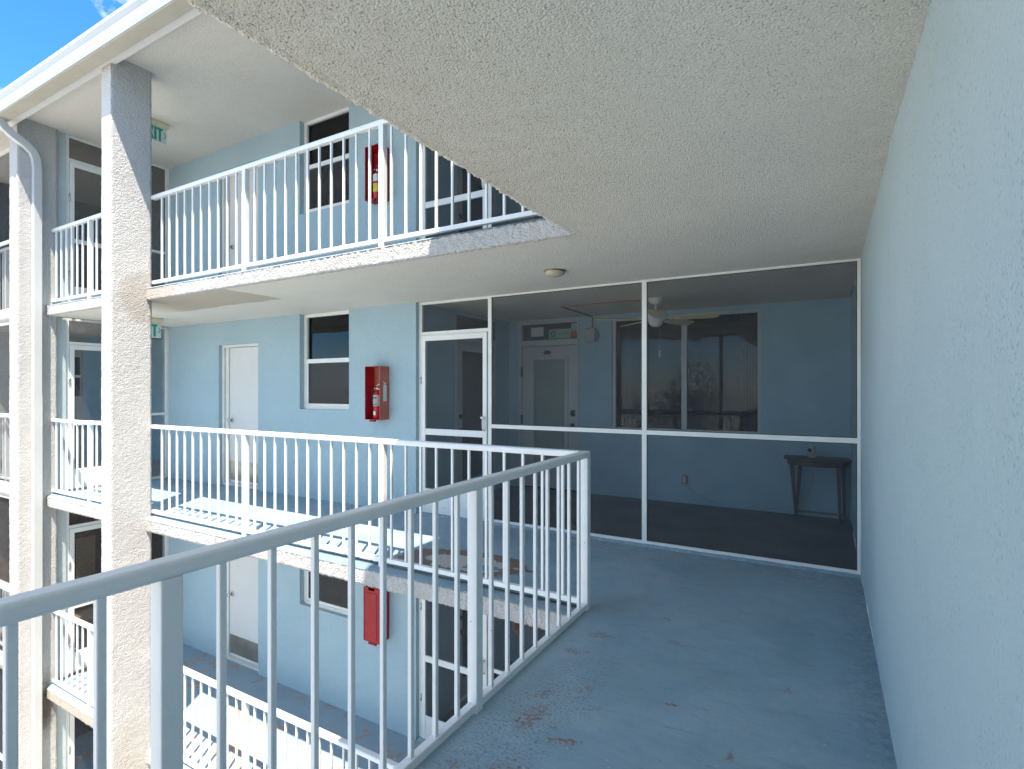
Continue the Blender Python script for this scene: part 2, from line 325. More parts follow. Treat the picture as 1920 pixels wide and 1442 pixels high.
def wall(mb, axis, p0, p1, u0, u1, z0, z1, holes=(), mi=0):
    """slab between planes axis=p0 (seen face) and axis=p1, spanning u0..u1, z0..z1, with rectangular holes (u0,u1,z0,z1)"""
    us = sorted({u0, u1, *[h[0] for h in holes], *[h[1] for h in holes]}); zs = sorted({z0, z1, *[h[2] for h in holes], *[h[3] for h in holes]})
    us = [u for u in us if u0 <= u <= u1]; zs = [z for z in zs if z0 <= z <= z1]
    P = (lambda p, u, z: (u, p, z)) if axis == 'Y' else (lambda p, u, z: (p, u, z))
    solid = lambda u, z: u0 < u < u1 and z0 < z < z1 and not any(h[0] < u < h[1] and h[2] < z < h[3] for h in holes)
    for i in range(len(us) - 1):
        for j in range(len(zs) - 1):
            a, b, c, d = us[i], us[i + 1], zs[j], zs[j + 1]; um, zm = (a + b) / 2, (c + d) / 2
            if not solid(um, zm): continue
            for p in (p0, p1): mb.face([P(p, a, c), P(p, b, c), P(p, b, d), P(p, a, d)], mi)
            if not solid(a - 1e-4, zm): mb.face([P(p0, a, c), P(p1, a, c), P(p1, a, d), P(p0, a, d)], mi)
            if not solid(b + 1e-4, zm): mb.face([P(p0, b, c), P(p1, b, c), P(p1, b, d), P(p0, b, d)], mi)
            if not solid(um, c - 1e-4): mb.face([P(p0, a, c), P(p1, a, c), P(p1, b, c), P(p0, b, c)], mi)
            if not solid(um, d + 1e-4): mb.face([P(p0, a, d), P(p1, a, d), P(p1, b, d), P(p0, b, d)], mi)
    return mb

def rough_strip(mb, prof, path, step, amp, freq):
    """sweep profile points (offset outward, z) along a straight path, roughened like thrown stucco"""
    (ax, ay), (bx, by), (ox, oy) = path; L = math.hypot(bx - ax, by - ay); n = max(2, int(L / step))
    vs = []; m = len(prof)
    for i in range(n + 1):
        x = ax + (bx - ax) * i / n; y = ay + (by - ay) * i / n
        for j, (q, z, k) in enumerate(prof):
            p = Vector((x + ox * q, y + oy * q, z))
            if k:
                d = noise.noise_vector(p * freq) * amp + noise.noise_vector(p * freq * 2.3) * amp * .5
                p += d * k
            vs.append(p)
    fs = [(i * m + j, (i + 1) * m + j, (i + 1) * m + j + 1, i * m + j + 1) for i in range(n) for j in range(m - 1)]
    mb.mesh(vs, fs, 0, True)

# ------------------------------------------------------------------ levels and main dimensions
FZ = {-2: -5.22, -1: -2.61, 0: 0.0, 1: 2.60}
CZ = {-2: -2.77, -1: -.16, 0: 2.44, 1: 5.03}
NAME = {-2: 'ground level', -1: 'level below', 0: 'middle level', 1: 'top level'}
LV = {-1: 'lower floor', 0: 'middle floor', 1: 'top floor'}
XE, XR, XW = -1.43, .235, -9.2        # slab edge of the near walkway, right wall, far wing wall
YE, YW, YS, YB = 3.233, 4.87, 4.94, 7.0   # slab edge, facade wall, screen plane, back wall of the porch
XL = -15.0

# ------------------------------------------------------------------ ground
g = MB(); g.face([(-1500, -1500, -5.36), (1500, -1500, -5.36), (1500, 1500, -5.36), (-1500, 1500, -5.36)]); struct('ground', g, 'pale_concrete')

# ------------------------------------------------------------------ walkway floors, ceilings, slab edges
for k in (-1, 0, 1):
    f, c = FZ[k], CZ[k - 1]
    m = MB(); lo = f - .03; e = .10
    def P(x, y, z): return (x, y, z)
    # flat areas
    m.face([P(XW, YE + e, f), P(XE + e, YE + e, f), P(XR, YE + e, f), P(XR, YS + .02, f), P(XW, YS + .02, f)])
    m.face([P(XE + e, -8, f), P(XR, -8, f), P(XR, YE + e, f), P(XE + e, YE + e, f)])
    # rounded margin dipping towards the slab edge
    for a0, a1, z0, z1 in ((e, .06, f, f - .006), (.06, .02, f - .006, f - .018), (.02, -.004, f - .018, f - .034)):
        m.face([P(XW, YE + a0, z0), P(XE + a0, YE + a0, z0), P(XE + a1, YE + a1, z1), P(XW, YE + a1, z1)], smooth=True)
        m.face([P(XE + a0, -8, z0), P(XE + a0, YE + a0, z0), P(XE + a1, YE + a1, z1), P(XE + a1, -8, z1)], smooth=True)
    m.fix = False
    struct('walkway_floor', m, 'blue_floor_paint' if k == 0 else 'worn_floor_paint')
    # concrete body inside
    m = MB(); m.box(XW + .002, XR - .002, YE + .02, YB, c + .012, f - .045); m.box(XE + .02, XR - .002, -8, YE + .018, c + .012, f - .045)
    struct('concrete_slab', m, 'raw_cement')
    m = MB(); m.face([P(XW, YE + .01, c), P(XE + .01, YE + .01, c), P(XR, YE + .01, c), P(XR, YB, c), P(XW, YB, c)])
    m.face([P(XE + .01, -8, c), P(XR, -8, c), P(XR, YE + .01, c), P(XE + .01, YE + .01, c)]); m.fix = False
    struct('walkway_ceiling', m, 'ceiling_stucco')
    h = f - .03 - c
    prof = [(.05, f - .034, 0)] + [(.0, f - .03 - h * t, 1) for t in (0, .12, .25, .37, .5, .62, .75, .88)] + [(0, c - .002, 1), (.02, c - .004, 1), (.05, c + .002, 0)]
    m = MB(); stp = .013 if k > -1 else .02
    rough_strip(m, prof, ((XW, YE), (XE, YE), (0, 1)), stp, .008, 42)
    struct('slab_edge', m, 'white_stucco')
    m = MB(); rough_strip(m, prof, ((XE, YE), (XE, -.2), (1, 0)), .009 if k == 1 else .03, .009, 42); rough_strip(m, prof, ((XE, -.2), (XE, -8), (1, 0)), .08, .006, 42)
    struct('slab_edge', m, 'white_stucco' if k < 1 else 'ceiling_stucco')
# porch floors, curbs
for k in (-1, 0, 1):
    struct('porch_floor', B(-4.08, XR, YS + .02, YB, FZ[k] - .04, FZ[k] + .004), 'porch_floor_paint')
    m = MB(); rough_strip(m, [(-.06, FZ[k] + .001, .2), (-.05, FZ[k] + .014, 1), (-.02, FZ[k] + .02, 1), (.05, FZ[k] + .02, 1)], ((-4.08, YS - .0), (XR, YS - .0), (0, 1)), .03, .006, 14)
    struct('screen_curb', m, 'blue_floor_paint')
# far wing slabs (left of the stucco fin)
for k in (-1, 0, 1):
    f, c = FZ[k], CZ[k - 1]
    m = MB(); rough_strip(m, [(.3, f, 0), (.05, f, 0), (0, f - .01, 1), (0, f - .09, 1), (0, c, 1), (.05, c - .004, 1), (4.2, c - .004, 0)], ((XL, YE), (XW - .26, YE), (0, 1)), .04, .006, 30)
    m.box(XL, XW - .27, YE + .06, 7.4, c + .01, f); struct('far_slab', m, 'white_stucco')
# roof
m = MB(); m.face([(XL, 2.80, 5.03), (XR + .3, 2.80, 5.03), (XR + .3, 7.4, 5.03), (XL, 7.4, 5.03)]); m.face([(-1.77, -8, 5.03), (XR + .3, -8, 5.03), (XR + .3, 2.80, 5.03), (-1.77, 2.80, 5.03)]); m.fix = False
struct('roof_soffit', m, 'ceiling_stucco')
m = MB(); m.box(XL, 5, 2.785, 12, 5.05, 5.25); m.box(-1.80, 5, -8, 2.784, 5.05, 5.25)
roof = single('roof', m, 'roofing', 'flat roof slab over the top floor walkway behind the white gutter', 'roof')
# fascia strip behind gutter
part('fascia', B(XL, -1.80, 2.795, 2.815, 4.922, 5.049).box(-1.79, -1.77, -8, 2.79, 4.922, 5.049), 'trim_white', roof)
part('soffit_trim', B(XL, -1.60, 2.842, 2.93, 4.93, 5.026), 'trim_white', roof, .004)
part('dark_joint', B(XL, -1.62, 2.827, 2.842, 4.925, 5.02), 'soffit_gap', roof)
part('underside_board', B(XL, -1.79, 2.684, 2.826, 4.894, 4.903), 'soffit_cream', roof, .002)
gu = thing('roof_gutter', 'long white metal gutter along the roof edge against the blue sky', 'gutter', (-6, 2.7, 4.9))
m = MB()
pr = [(2.80, 4.905), (2.675, 4.905), (2.665, 4.95), (2.655, 5.03), (2.635, 5.07), (2.635, 5.105), (2.65, 5.118), (2.66, 5.10), (2.69, 4.93), (2.80, 4.93)]
ofs = lambda y: -1.91 + (y - 2.635) * 1.0
vs = [(XL, y, z) for y, z in pr] + [(-1.91 + (y - 2.635), y, z) for y, z in pr] + [(-1.91 + (y - 2.635), -8, z) for y, z in pr]
n = len(pr); m.mesh(vs, [(i, i + 1, n + i + 1, n + i) for i in range(n - 1)] + [(n + i, n + i + 1, 2 * n + i + 1, 2 * n + i) for i in range(n - 1)] + [(n - 1, 0, n, 2 * n - 1), (2 * n - 1, n, 2 * n, 3 * n - 1)])
part('trough', m, 'gutter_white', gu)
dp = thing('downspout', 'white rectangular downspout bending from the gutter down the stucco fin wall', 'downspout', (XW + .04, 3.12, -5.2))
m = MB()
path = [(-9.13, 2.72, 4.92), (-9.13, 2.73, 4.86), (-9.135, 2.78, 4.80), (-9.14, 2.86, 4.74), (-9.145, 3.00, 4.66), (-9.15, 3.07, 4.60), (-9.155, 3.105, 4.52), (-9.158, 3.12, 4.40)]
def rect_sweep(m, path, wy, wx):
    vs = []
    for i, p in enumerate(path):
        p = Vector(p); d = (Vector(path[min(i + 1, len(path) - 1)]) - Vector(path[max(0, i - 1)])).normalized()
        sx = Vector((1, 0, 0)); s2 = d.cross(sx).normalized()
        vs += [p + sx * wx + s2 * wy, p - sx * wx + s2 * wy, p - sx * wx - s2 * wy, p + sx * wx - s2 * wy]
    m.mesh(vs, [(i * 4 + j, i * 4 + (j + 1) % 4, i * 4 + 4 + (j + 1) % 4, i * 4 + 4 + j) for i in range(len(path) - 1) for j in range(4)])
rect_sweep(m, path, .048, .038); part('elbow', m, 'gutter_white', dp, .008)
for z0, z1, w in ((1.35, 4.40, .048), (-1.55, 1.352, .051), (-5.3, -1.548, .048)):
    m = MB(); rect_sweep(m, [(-9.158, 3.12, z1), (-9.158, 3.12, z0)], w, w - .010); part('pipe_length', m, 'gutter_white', dp, .008)

# ------------------------------------------------------------------ columns
def rough_column(x0, x1, y0, y1, z0, z1, st):
    m = MB(); nz_ = int((z1 - z0) / st); per = []
    def edge(a, b): k = max(2, int(math.dist(a, b) / st)); return [(a[0] + (b[0] - a[0]) * i / k, a[1] + (b[1] - a[1]) * i / k) for i in range(k)]
    cs = [(x0, y0), (x1, y0), (x1, y1), (x0, y1)]
    for i in range(4): per += edge(cs[i], cs[(i + 1) % 4])
    n = len(per); vs = []
    for j in range(nz_ + 1):
        z = z0 + (z1 - z0) * j / nz_
        for x, y in per:
            p = Vector((x, y, z)); vs.append(p + noise.noise_vector(p * 40) * .004 + noise.noise_vector(p * 90) * .002 + noise.noise_vector(p * 2) * .003)
    m.mesh(vs, [(j * n + i, j * n + (i + 1) % n, (j + 1) * n + (i + 1) % n, (j + 1) * n + i) for j in range(nz_) for i in range(n)], 0, True); return m
single('stucco_column', rough_column(-6.83, -6.62, 2.885, 3.29, -5.3, 5.03, .022), 'column_stucco',
       'tall white stucco column nearest the camera, standing between the railings, with a tan paint patch', 'column', (-6.72, 3.09, -5.3))
finw = single('stucco_fin_wall', rough_column(-9.46, XW, 2.93, 3.36, -5.3, 5.03, .028), 'fin_stucco',
       'white stucco fin wall at the far left carrying the downspout', 'column', (-9.33, 3.1, -5.3))

# ------------------------------------------------------------------ facade wall with windows and service doors
def window_unit(parent, x0, x1, z0, z1, y, k):
    """single hung window in a recess; y is the plane of the wall face"""
    yr = y + .07; w = part('window', MB().box(x0, x0 + .05, yr, yr + .05, z0, z1).box(x1 - .03, x1, yr, yr + .05, z0, z1).box(x0 + .05, x1 - .03, yr, yr + .05, z1 - .04, z1).box(x0 + .05, x1 - .03, yr - .012, yr + .05, z0, z0 + .04), 'aluminium_white', parent, .003)
    O = wloc(parent); zm = z0 + (z1 - z0) * .505
    def sub(name, mb, mats, bevel=0):
        mats = [mats] if isinstance(mats, str) else mats
        return link(name, mb.data(name, mats, O), w, O, bevel)
    xa, xb = x0 + .05, x1 - .03
    sub('meeting_rail', B(xa, xb, yr - .006, yr + .03, zm - .028, zm + .028), 'aluminium_white', .003)
    sub('sash_frame', MB().box(xa, xa + .028, yr + .004, yr + .03, z0 + .04, zm - .028).box(xb - .02, xb, yr + .004, yr + .03, z0 + .04, zm - .028).box(xa + .028, xb - .02, yr + .004, yr + .03, z0 + .04, z0 + .075), 'aluminium_white' if k else 'aluminium_white', .002)
    sub('pane', B(xa, xb, yr + .032, yr + .036, zm + .028, z1 - .04), 'window_glass')
    sub('pane', B(xa + .028, xb - .02, yr + .016, yr + .020, z0 + .075, zm - .028), 'window_glass')
    sub('screen', B(xa + .028, xb - .02, yr + .008, yr + .010, z0 + .075, zm - .028), 'insect_screen')
    if k == 0:
        m = MB()
        for i in range(9):
            z = z1 - .07 - i * .033; m.box(xa + .01, xb - .01, yr + .045, yr + .052, z - .004, z + .018)
        m.box(xa + .01, xb - .01, yr + .042, yr + .055, z1 - .40, z1 - .36); o = sub('blind', m, 'blind_cream'); o['kind'] = 'stuff'
    elif k == 1:
        m = MB(); m.box(xa, xb, yr + .042, yr + .05, z1 - .36, z1 - .05); sub('blind', m, 'brown_blind')
    sub('dark_reveal', MB().box(xa - .04, xb + .02, yr + .6, yr + .62, z0, z1).box(xa - .05, xa - .04, yr + .06, yr + .6, z0, z1).box(xb + .02, xb + .03, yr + .06, yr + .6, z0, z1).box(xa - .04, xb + .02, yr + .06, yr + .6, z0 - .01, z0), 'dark_room')
    return w
def service_door(parent, f, y):
    x0, x1 = -7.91, -6.97; yd = y + .10; O = wloc(parent)
    fr = part('door_frame', MB().box(x0, x0 + .05, y + .05, y + .16, f, f + 2.10).box(x0 + .05, x1, y + .05, y + .16, f + 2.06, f + 2.10).box(x0 + .05, x0 + .12, yd - .02, y + .16, f, f + 2.06).box(x1 - .012, x1, y + .06, y + .16, f, f + 2.06), 'trim_white', parent, .003)
    d = part('service_door', B(x0 + .124, x1 - .014, yd, yd + .045, f + .035, f + 2.055), 'door_white', parent, .002, label='plain white door with metal kick plate')
    def sub(name, mb, mats, bevel=0): return link(name, mb.data(name, [mats], O), d, O, bevel)
    sub('kick_plate', B(x0 + .13, x1 - .02, yd - .003, yd - .0005, f + .08, f + .36), 'kick_plate_metal')
    kx = x0 + .19; m = MB().tube([(kx, yd, f + .97), (kx, yd - .012, f + .97)], .032, 16); m.tube([(kx, yd - .012, f + .97), (kx, yd - .04, f + .97), (kx, yd - .048, f + .97), (kx, yd - .07, f + .97), (kx, yd - .076, f + .97)], [.012, .012, .026, .028, .015], 16)
    sub('door_knob', m, 'chrome')
    part('threshold', B(x0 + .05, x1, y + .05, y + .16, f, f + .03), 'door_white', parent)
def cabinet(k):
    f = FZ[k]; x0, x1, y0, y1, z0, z1 = -4.737, -4.50, 4.71, 4.868, f + 1.075, f + 1.707
    desc = {0: 'open red extinguisher cabinet on the middle floor wall with a white pictogram on its side', 1: 'open red extinguisher cabinet on the top floor wall behind the white railing',
            -1: 'closed red cabinet with its cover on, on the lower floor wall'}[k]
    t = thing('extinguisher_cabinet', desc, 'cabinet', (-4.62, 4.868, z0), 'fire extinguisher cabinets on the blue wall')
    w = .006
    part('back_plate', B(x0, x1, y1 - w, y1, z0, z1), 'cabinet_faded' if k == 0 else 'cabinet_red', t)
    part('side_panel', B(x0, x0 + w, y0, y1 - w, z0, z1), 'cabinet_red', t, .001)
    part('side_panel', B(x1 - w, x1, y0, y1 - w, z0, z1), 'cabinet_faded' if k == 0 else 'cabinet_red', t, .001)
    part('top_panel', B(x0 + w, x1 - w, y0, y1 - w, z1 - w, z1), 'cabinet_red', t)
    part('bottom_panel', B(x0 + w, x1 - w, y0, y1 - w, z0, z0 + w), 'cabinet_red', t)
    part('latch_tab', MB().box(-4.66, -4.585, y0 - .004, y0 + .03, z0 - .022, z0 - .001), 'cabinet_red', t, .003)
    if k == 0:
        xs = x1 + .0012; m = MB()
        m.face([(xs, y0 + .055, z0 + .22), (xs, y0 + .115, z0 + .22), (xs, y0 + .115, z0 + .395), (xs, y0 + .10, z0 + .415), (xs, y0 + .07, z0 + .415), (xs, y0 + .055, z0 + .395)])
        m.face([(xs, y0 + .078, z0 + .415), (xs, y0 + .092, z0 + .415), (xs, y0 + .092, z0 + .43), (xs, y0 + .078, z0 + .43)])
        m.face([(xs, y0 + .045, z0 + .452), (xs, y0 + .055, z0 + .455), (xs, y0 + .112, z0 + .43), (xs, y0 + .106, z0 + .42), (xs, y0 + .078, z0 + .43)])
        m.face([(xs, y0 + .035, z0 + .405), (xs, y0 + .05, z0 + .41), (xs, y0 + .075, z0 + .43), (xs, y0 + .06, z0 + .428)])
        part('pictogram', m, 'label_white', t, label='white fire extinguisher pictogram')
    if k == -1:
        m = MB().box(x0 - .004, x1 + .004, y0 - .014, y0 - .002, z0 - .004, z1 - .03).box(x0 - .004, x0 + .07, y0 - .014, y0 - .002, z1 - .03, z1 + .004).box(x1 - .07, x1 + .004, y0 - .014, y0 - .002, z1 - .03, z1 + .004)
        m.box(x0 + .03, x1 - .03, y0 - .020, y0 - .014, z0 + .03, z1 - .06); m.box(x0 - .004, x0 + .004, y0 - .02, y0 + .03, z0, z1); m.box(x0 + .07, x1 - .05, y0 - .02, y0 + .01, z0 - .03, z0 - .006)
        part('cover', m, 'cabinet_red', t, .003)
    else:
        e = thing('fire_extinguisher', {0: 'red fire extinguisher with a grey label standing inside the middle floor cabinet', 1: 'red fire extinguisher with white and yellow labels inside the top floor cabinet'}[k], 'fire extinguisher', (-4.615, 4.795, z0 + w), 'fire extinguishers')
        c = (-4.615, 4.795, z0 + w)
        part('cylinder_body', MB().lathe(c, [(0, 0), (.048, 0), (.052, .006), (.052, .29), (.045, .315), (.028, .332), (.016, .338), (.016, .35)], 22), 'extinguisher_red', e)
        A0, A1 = radians(195), radians(345)
        if k == 0:
            part('label_sheet', MB().lathe(c, [(.0528, .155), (.0528, .285)], 14, 0, A0, A1), 'label_grey', e)
            [part('label_text', MB().lathe(c, [(.0534, za), (.0534, zb_)], 6, 0, radians(215), radians(300)), 'print_dark', e) for za, zb_ in ((.245, .262), (.172, .18))]
            part('inspection_tag', B(-4.625, -4.59, 4.735, 4.737, z0 + .05 + w, z0 + .10), 'label_white', e); 
        else:
            part('label_sheet', MB().lathe(c, [(.0528, .215), (.0528, .30)], 14, 0, A0, A1), 'label_white', e); part('label_sheet', MB().lathe(c, [(.0528, .09), (.0528, .19)], 14, 0, A0, A1), 'label_yellow', e, label='yellow label')
        part('valve', MB().tube([(c[0], c[1], c[2] + .345), (c[0], c[1], c[2] + .385)], .017, 12).tube([(c[0] - .015, c[1] - .01, c[2] + .365), (c[0] - .035, c[1] - .02, c[2] + .365)], .012, 10), 'chrome', e)
        part('lever', MB().box(-.006, .006, 0, .085, -.004, .004, M=Matrix.Translation((c[0], c[1] - .01, c[2] + .395)) @ Matrix.Rotation(radians(-95), 4, 'Z') @ Matrix.Rotation(radians(22), 4, 'X')), 'chrome', e)
        part('lever', MB().box(-.006, .006, 0, .075, -.004, .004, M=Matrix.Translation((c[0], c[1] - .01, c[2] + .375)) @ Matrix.Rotation(radians(-95), 4, 'Z') @ Matrix.Rotation(radians(-28), 4, 'X')), 'chrome', e)
        part('hose', MB().tube([(c[0] - .02, c[1] - .02, c[2] + .36), (c[0] - .055, c[1] - .03, c[2] + .34), (c[0] - .066, c[1] - .02, c[2] + .27), (c[0] - .062, c[1] - .01, c[2] + .15)], .007, 8), 'black_plastic', e)

for k in (-1, 0, 1):
    f, c = FZ[k], CZ[k]
    t = thing('facade_wall', {0: 'light blue stucco wall of the middle floor walkway with a door and a window', 1: 'light blue stucco wall of the top floor behind the railing', -1: 'light blue stucco wall of the lower floor seen through the near railing'}[k], 'wall', (-6.6, YW, f), 'blue stucco walls of the far walkway')
    wz0 = f + 1.17; wx0, wx1 = -6.09, -5.17
    m = wall(MB(), 'Y', YW, YW + .20, XW - .2, -4.09, f - .002, c + .002, [(-7.91, -6.97, f - .01, f + 2.10), (wx0, wx1, wz0, c + .01)])
    part('wall_face', m, 'blue_stucco', t)
    # return of the wall into the porch
    dz = f + 2.06
    m = wall(MB(), 'X', -4.09, -4.27, YW + .202, YB + .1, f - .002, c + .002, [(5.68, 6.56, f - .01, dz)]); part('wall_return', m, 'porch_wall_paint' , t)
    window_unit(t, wx0, wx1, wz0, c - .002, YW, k)
    service_door(t, f, YW)
    # neighbour's door in the return wall
    part('side_door_frame', MB().box(-4.13, -4.075, 5.64, 5.70, f, dz + .05).box(-4.13, -4.075, 6.54, 6.60, f, dz + .05).box(-4.13, -4.075, 5.70, 6.54, dz, dz + .05), 'inner_door_white', t, .003)
    d = part('side_door', wall(MB(), 'X', -4.115, -4.155, 5.70, 6.54, f + .01, dz, [(5.83, 6.41, f + .25, dz - .12)]), 'inner_door_white', t)
    link('pane', B(-4.142, -4.136, 5.83, 6.41, f + .25, dz - .12).data('pane', ['dark_room'], wloc(t)), d, wloc(t))
    mk = MB().tube([(-4.115, 5.765, f + 1.08), (-4.09, 5.765, f + 1.08)], .03, 12).tube([(-4.115, 5.765, f + .90), (-4.06, 5.765, f + .90)], [.03, .032], 12)
    link('door_knob', mk.data('door_knob', ['bronze'], wloc(t)), d, wloc(t))
    m = wall(MB(), 'X', -4.085, -4.10, 5.66, 6.58, dz + .08, dz + .33); part('transom', m, 'dark_room', t)
    cabinet(k)
for k in (-1, 0, 1):
    f, c = FZ[k], CZ[k]
    struct('interior_shell', MB().box(-4.5, .6, 8.6, 8.65, f, c).box(-4.5, -4.45, YB + .19, 8.6, f, c).box(.55, .6, YB + .19, 8.6, f, c).box(-4.45, .55, YB + .19, 8.6, f - .05, f).box(-4.45, .55, YB + .19, 8.6, c, c + .05).box(XR + .1, .55, YB + .12, YB + .185, f, c).box(-4.45, -4.09, YB + .12, YB + .185, f, c), 'dark_void')
# dark rooms behind the facade
for k in (-1, 0, 1):
    f, c = FZ[k], CZ[k]
    struct('interior_shell', MB().box(XW - .2, -4.29, YW + .80, YW + .84, f, c).box(-6.9, -6.86, YW + .2, YW + .8, f, c).box(-4.9, -4.86, YW + .2, YW + .8, f, c), 'dark_void')

# ------------------------------------------------------------------ right wall (walkway and porch side)
for k in (-1, 0, 1):
    f, c = FZ[k], CZ[k]
    t = thing('side_wall', {0: 'pale blue stucco wall filling the right edge beside the camera', 1: 'blue side wall of the top floor walkway above the ceiling', -1: 'blue side wall of the lower floor walkway'}[k], 'wall', (XR, 1, f), 'side walls of the near walkway')
    if k == 0:
        # roughened sheet where it is seen close
        ys = [-1 + i * .03 for i in range(int(5.94 / .03) + 1)] ; ys[-1] = YS
        zs = [f - .002, f + .006, f + .02] + [f + .05 + i * .05 for i in range(46)] + [c - .08, c - .03, c - .008, c + .002]
        vs = []
        for z in zs:
            for y in ys:
                p = Vector((XR, y, z)); e = noise.noise(p * 1.3) * .006 + noise.noise(p * 11) * .0022
                dz_ = 0
                if z < f + .01: dz_ = abs(noise.noise(Vector((0, y * 26, 0)))) * .03 if z == zs[1] else 0; e += abs(noise.noise(Vector((0, y * 30, 3)))) * .014
                if z > c - .01: e -= abs(noise.noise(Vector((0, y * 34, 7)))) * .011
                vs.append((XR + e, y, z + dz_))
        n = len(ys); m = MB(); m.mesh(vs, [(j * n + i, j * n + i + 1, (j + 1) * n + i + 1, (j + 1) * n + i) for j in range(len(zs) - 1) for i in range(n - 1)], 0, True); m.fix = False
        part('wall_face', m, 'blue_side_wall', t)
        part('wall_body', MB().box(XR + .014, XR + .2, -8, YS - .06, f, c).box(XR, XR + .014, -8, -1.0, f, c), 'blue_side_wall', t)
    else: part('wall_face', B(XR, XR + .2, -8, YS, f, c), 'blue_side_wall', t)
    part('porch_side', B(XR + (.006 if k == 0 else 0), XR + .2, YS - (.058 if k == 0 else -.001), YB + .1, f, c), 'porch_wall_paint', t)

# ------------------------------------------------------------------ screened porch facing us
def screen_front(k):
    f, c = FZ[k], CZ[k]; T = .045
    t = thing('screen_enclosure', {0: 'white framed insect screen front of the porch at the end of the walkway', 1: 'white framed screen front of the top floor porch behind the railing', -1: 'white framed screen front of the lower floor porch'}[k], 'screen', (-1.9, YS, f), 'screened porch fronts')
    y0, y1 = YS - .02, YS + .02; zf = f + .018
    def p(name, *b, mat='aluminium_white', bev=.002): return part(name, B(*b), mat, t, bev)
    xs = [(-4.09, -4.045), (-3.14, -3.095), (-1.463, -1.418), (XR - .024, XR - .001)]
    for a, b in xs: p('mullion', a, b, y0, y1, f + .005 if a < -3 else zf, c - .001)
    p('header_rail', -4.045, -3.14, y0, y1, c - .03, c - .001); p('transom_rail', -4.045, -3.14, y0, y1, f + 2.055, f + 2.095)
    for a, b in ((-3.095, -1.463), (-1.418, XR - .024)):
        p('header_rail', a, b, y0, y1, c - .02, c - .001); p('mid_rail', a, b, y0, y1, f + 1.02, f + 1.06); p('sill_rail', a, b, y0, y1, zf + .0, f + .045)
        p('screen_panel', a, b, YS - .001, YS + .001, f + 1.06, c - .02, mat='insect_screen', bev=0)
        p('screen_panel', a, b, YS - .001, YS + .001, f + .045, f + 1.02, mat='insect_screen', bev=0)
        # spline bead, dark line around the mesh
        m = MB(); g_ = .006
        for za, zb in ((f + 1.06, c - .02), (f + .045, f + 1.02)):
            m.box(a, a + g_, YS - .006, YS - .002, za, zb).box(b - g_, b, YS - .006, YS - .002, za, zb).box(a + g_, b - g_, YS - .006, YS - .002, za, za + g_).box(a + g_, b - g_, YS - .006, YS - .002, zb - g_, zb)
        part('spline_bead', m, 'bronze', t)
    p('screen_panel', -4.045, -3.14, YS - .001, YS + .001, f + 2.095, c - .03, mat='insect_screen', bev=0)
    d0, d1, s = -4.038, -3.147, .052
    ya, yb = YS - .034, YS - .004
    d = part('screen_door', MB().box(d0, d0 + s, ya, yb, f + .022, f + 2.05).box(d1 - s, d1, ya, yb, f + .022, f + 2.05).box(d0 + s, d1 - s, ya, yb, f + 1.99, f + 2.05), 'aluminium_white', t, .003)
    O = wloc(t)
    def sub(name, mb, mat, bev=.002): return link(name, mb.data(name, [mat], O), d, O, bev)
    sub('middle_rail', B(d0 + s, d1 - s, ya + .002, yb - .002, f + .915, f + .985), 'aluminium_white')
    sub('kick_panel', B(d0 + s, d1 - s, ya + .004, yb - .004, f + .022, f + .285), 'aluminium_white')
    sub('kick_trim', B(d0 + s, d1 - s, ya - .002, ya + .004, f + .10, f + .112).box(d0 + s, d1 - s, ya - .002, ya + .004, f + .285, f + .30), 'aluminium_white')
    sub('screen_panel', B(d0 + s, d1 - s, YS - .020, YS - .018, f + .985, f + 1.99), 'insect_screen', 0)
    sub('screen_panel', B(d0 + s, d1 - s, YS - .020, YS - .018, f + .30, f + .915), 'insect_screen', 0)
    hx = d1 - .03; sub('door_handle', MB().tube([(hx, ya, f + 1.13), (hx, ya - .03, f + 1.12), (hx, ya - .035, f + 1.07), (hx, ya - .03, f + 1.0), (hx, ya, f + .99)], .009, 10).tube([(hx - .03, ya - .02, f + 1.13), (hx + .01, ya - .02, f + 1.13)], .012, 10), 'aluminium_white', 0)
    [sub('hinge', MB().tube([(d0 - .004, ya - .004, f + h_), (d0 - .004, ya - .004, f + h_ + .08)], .008, 8), 'chrome', 0) for h_ in (1.5, .45)]
for k in (-1, 0, 1): screen_front(k)

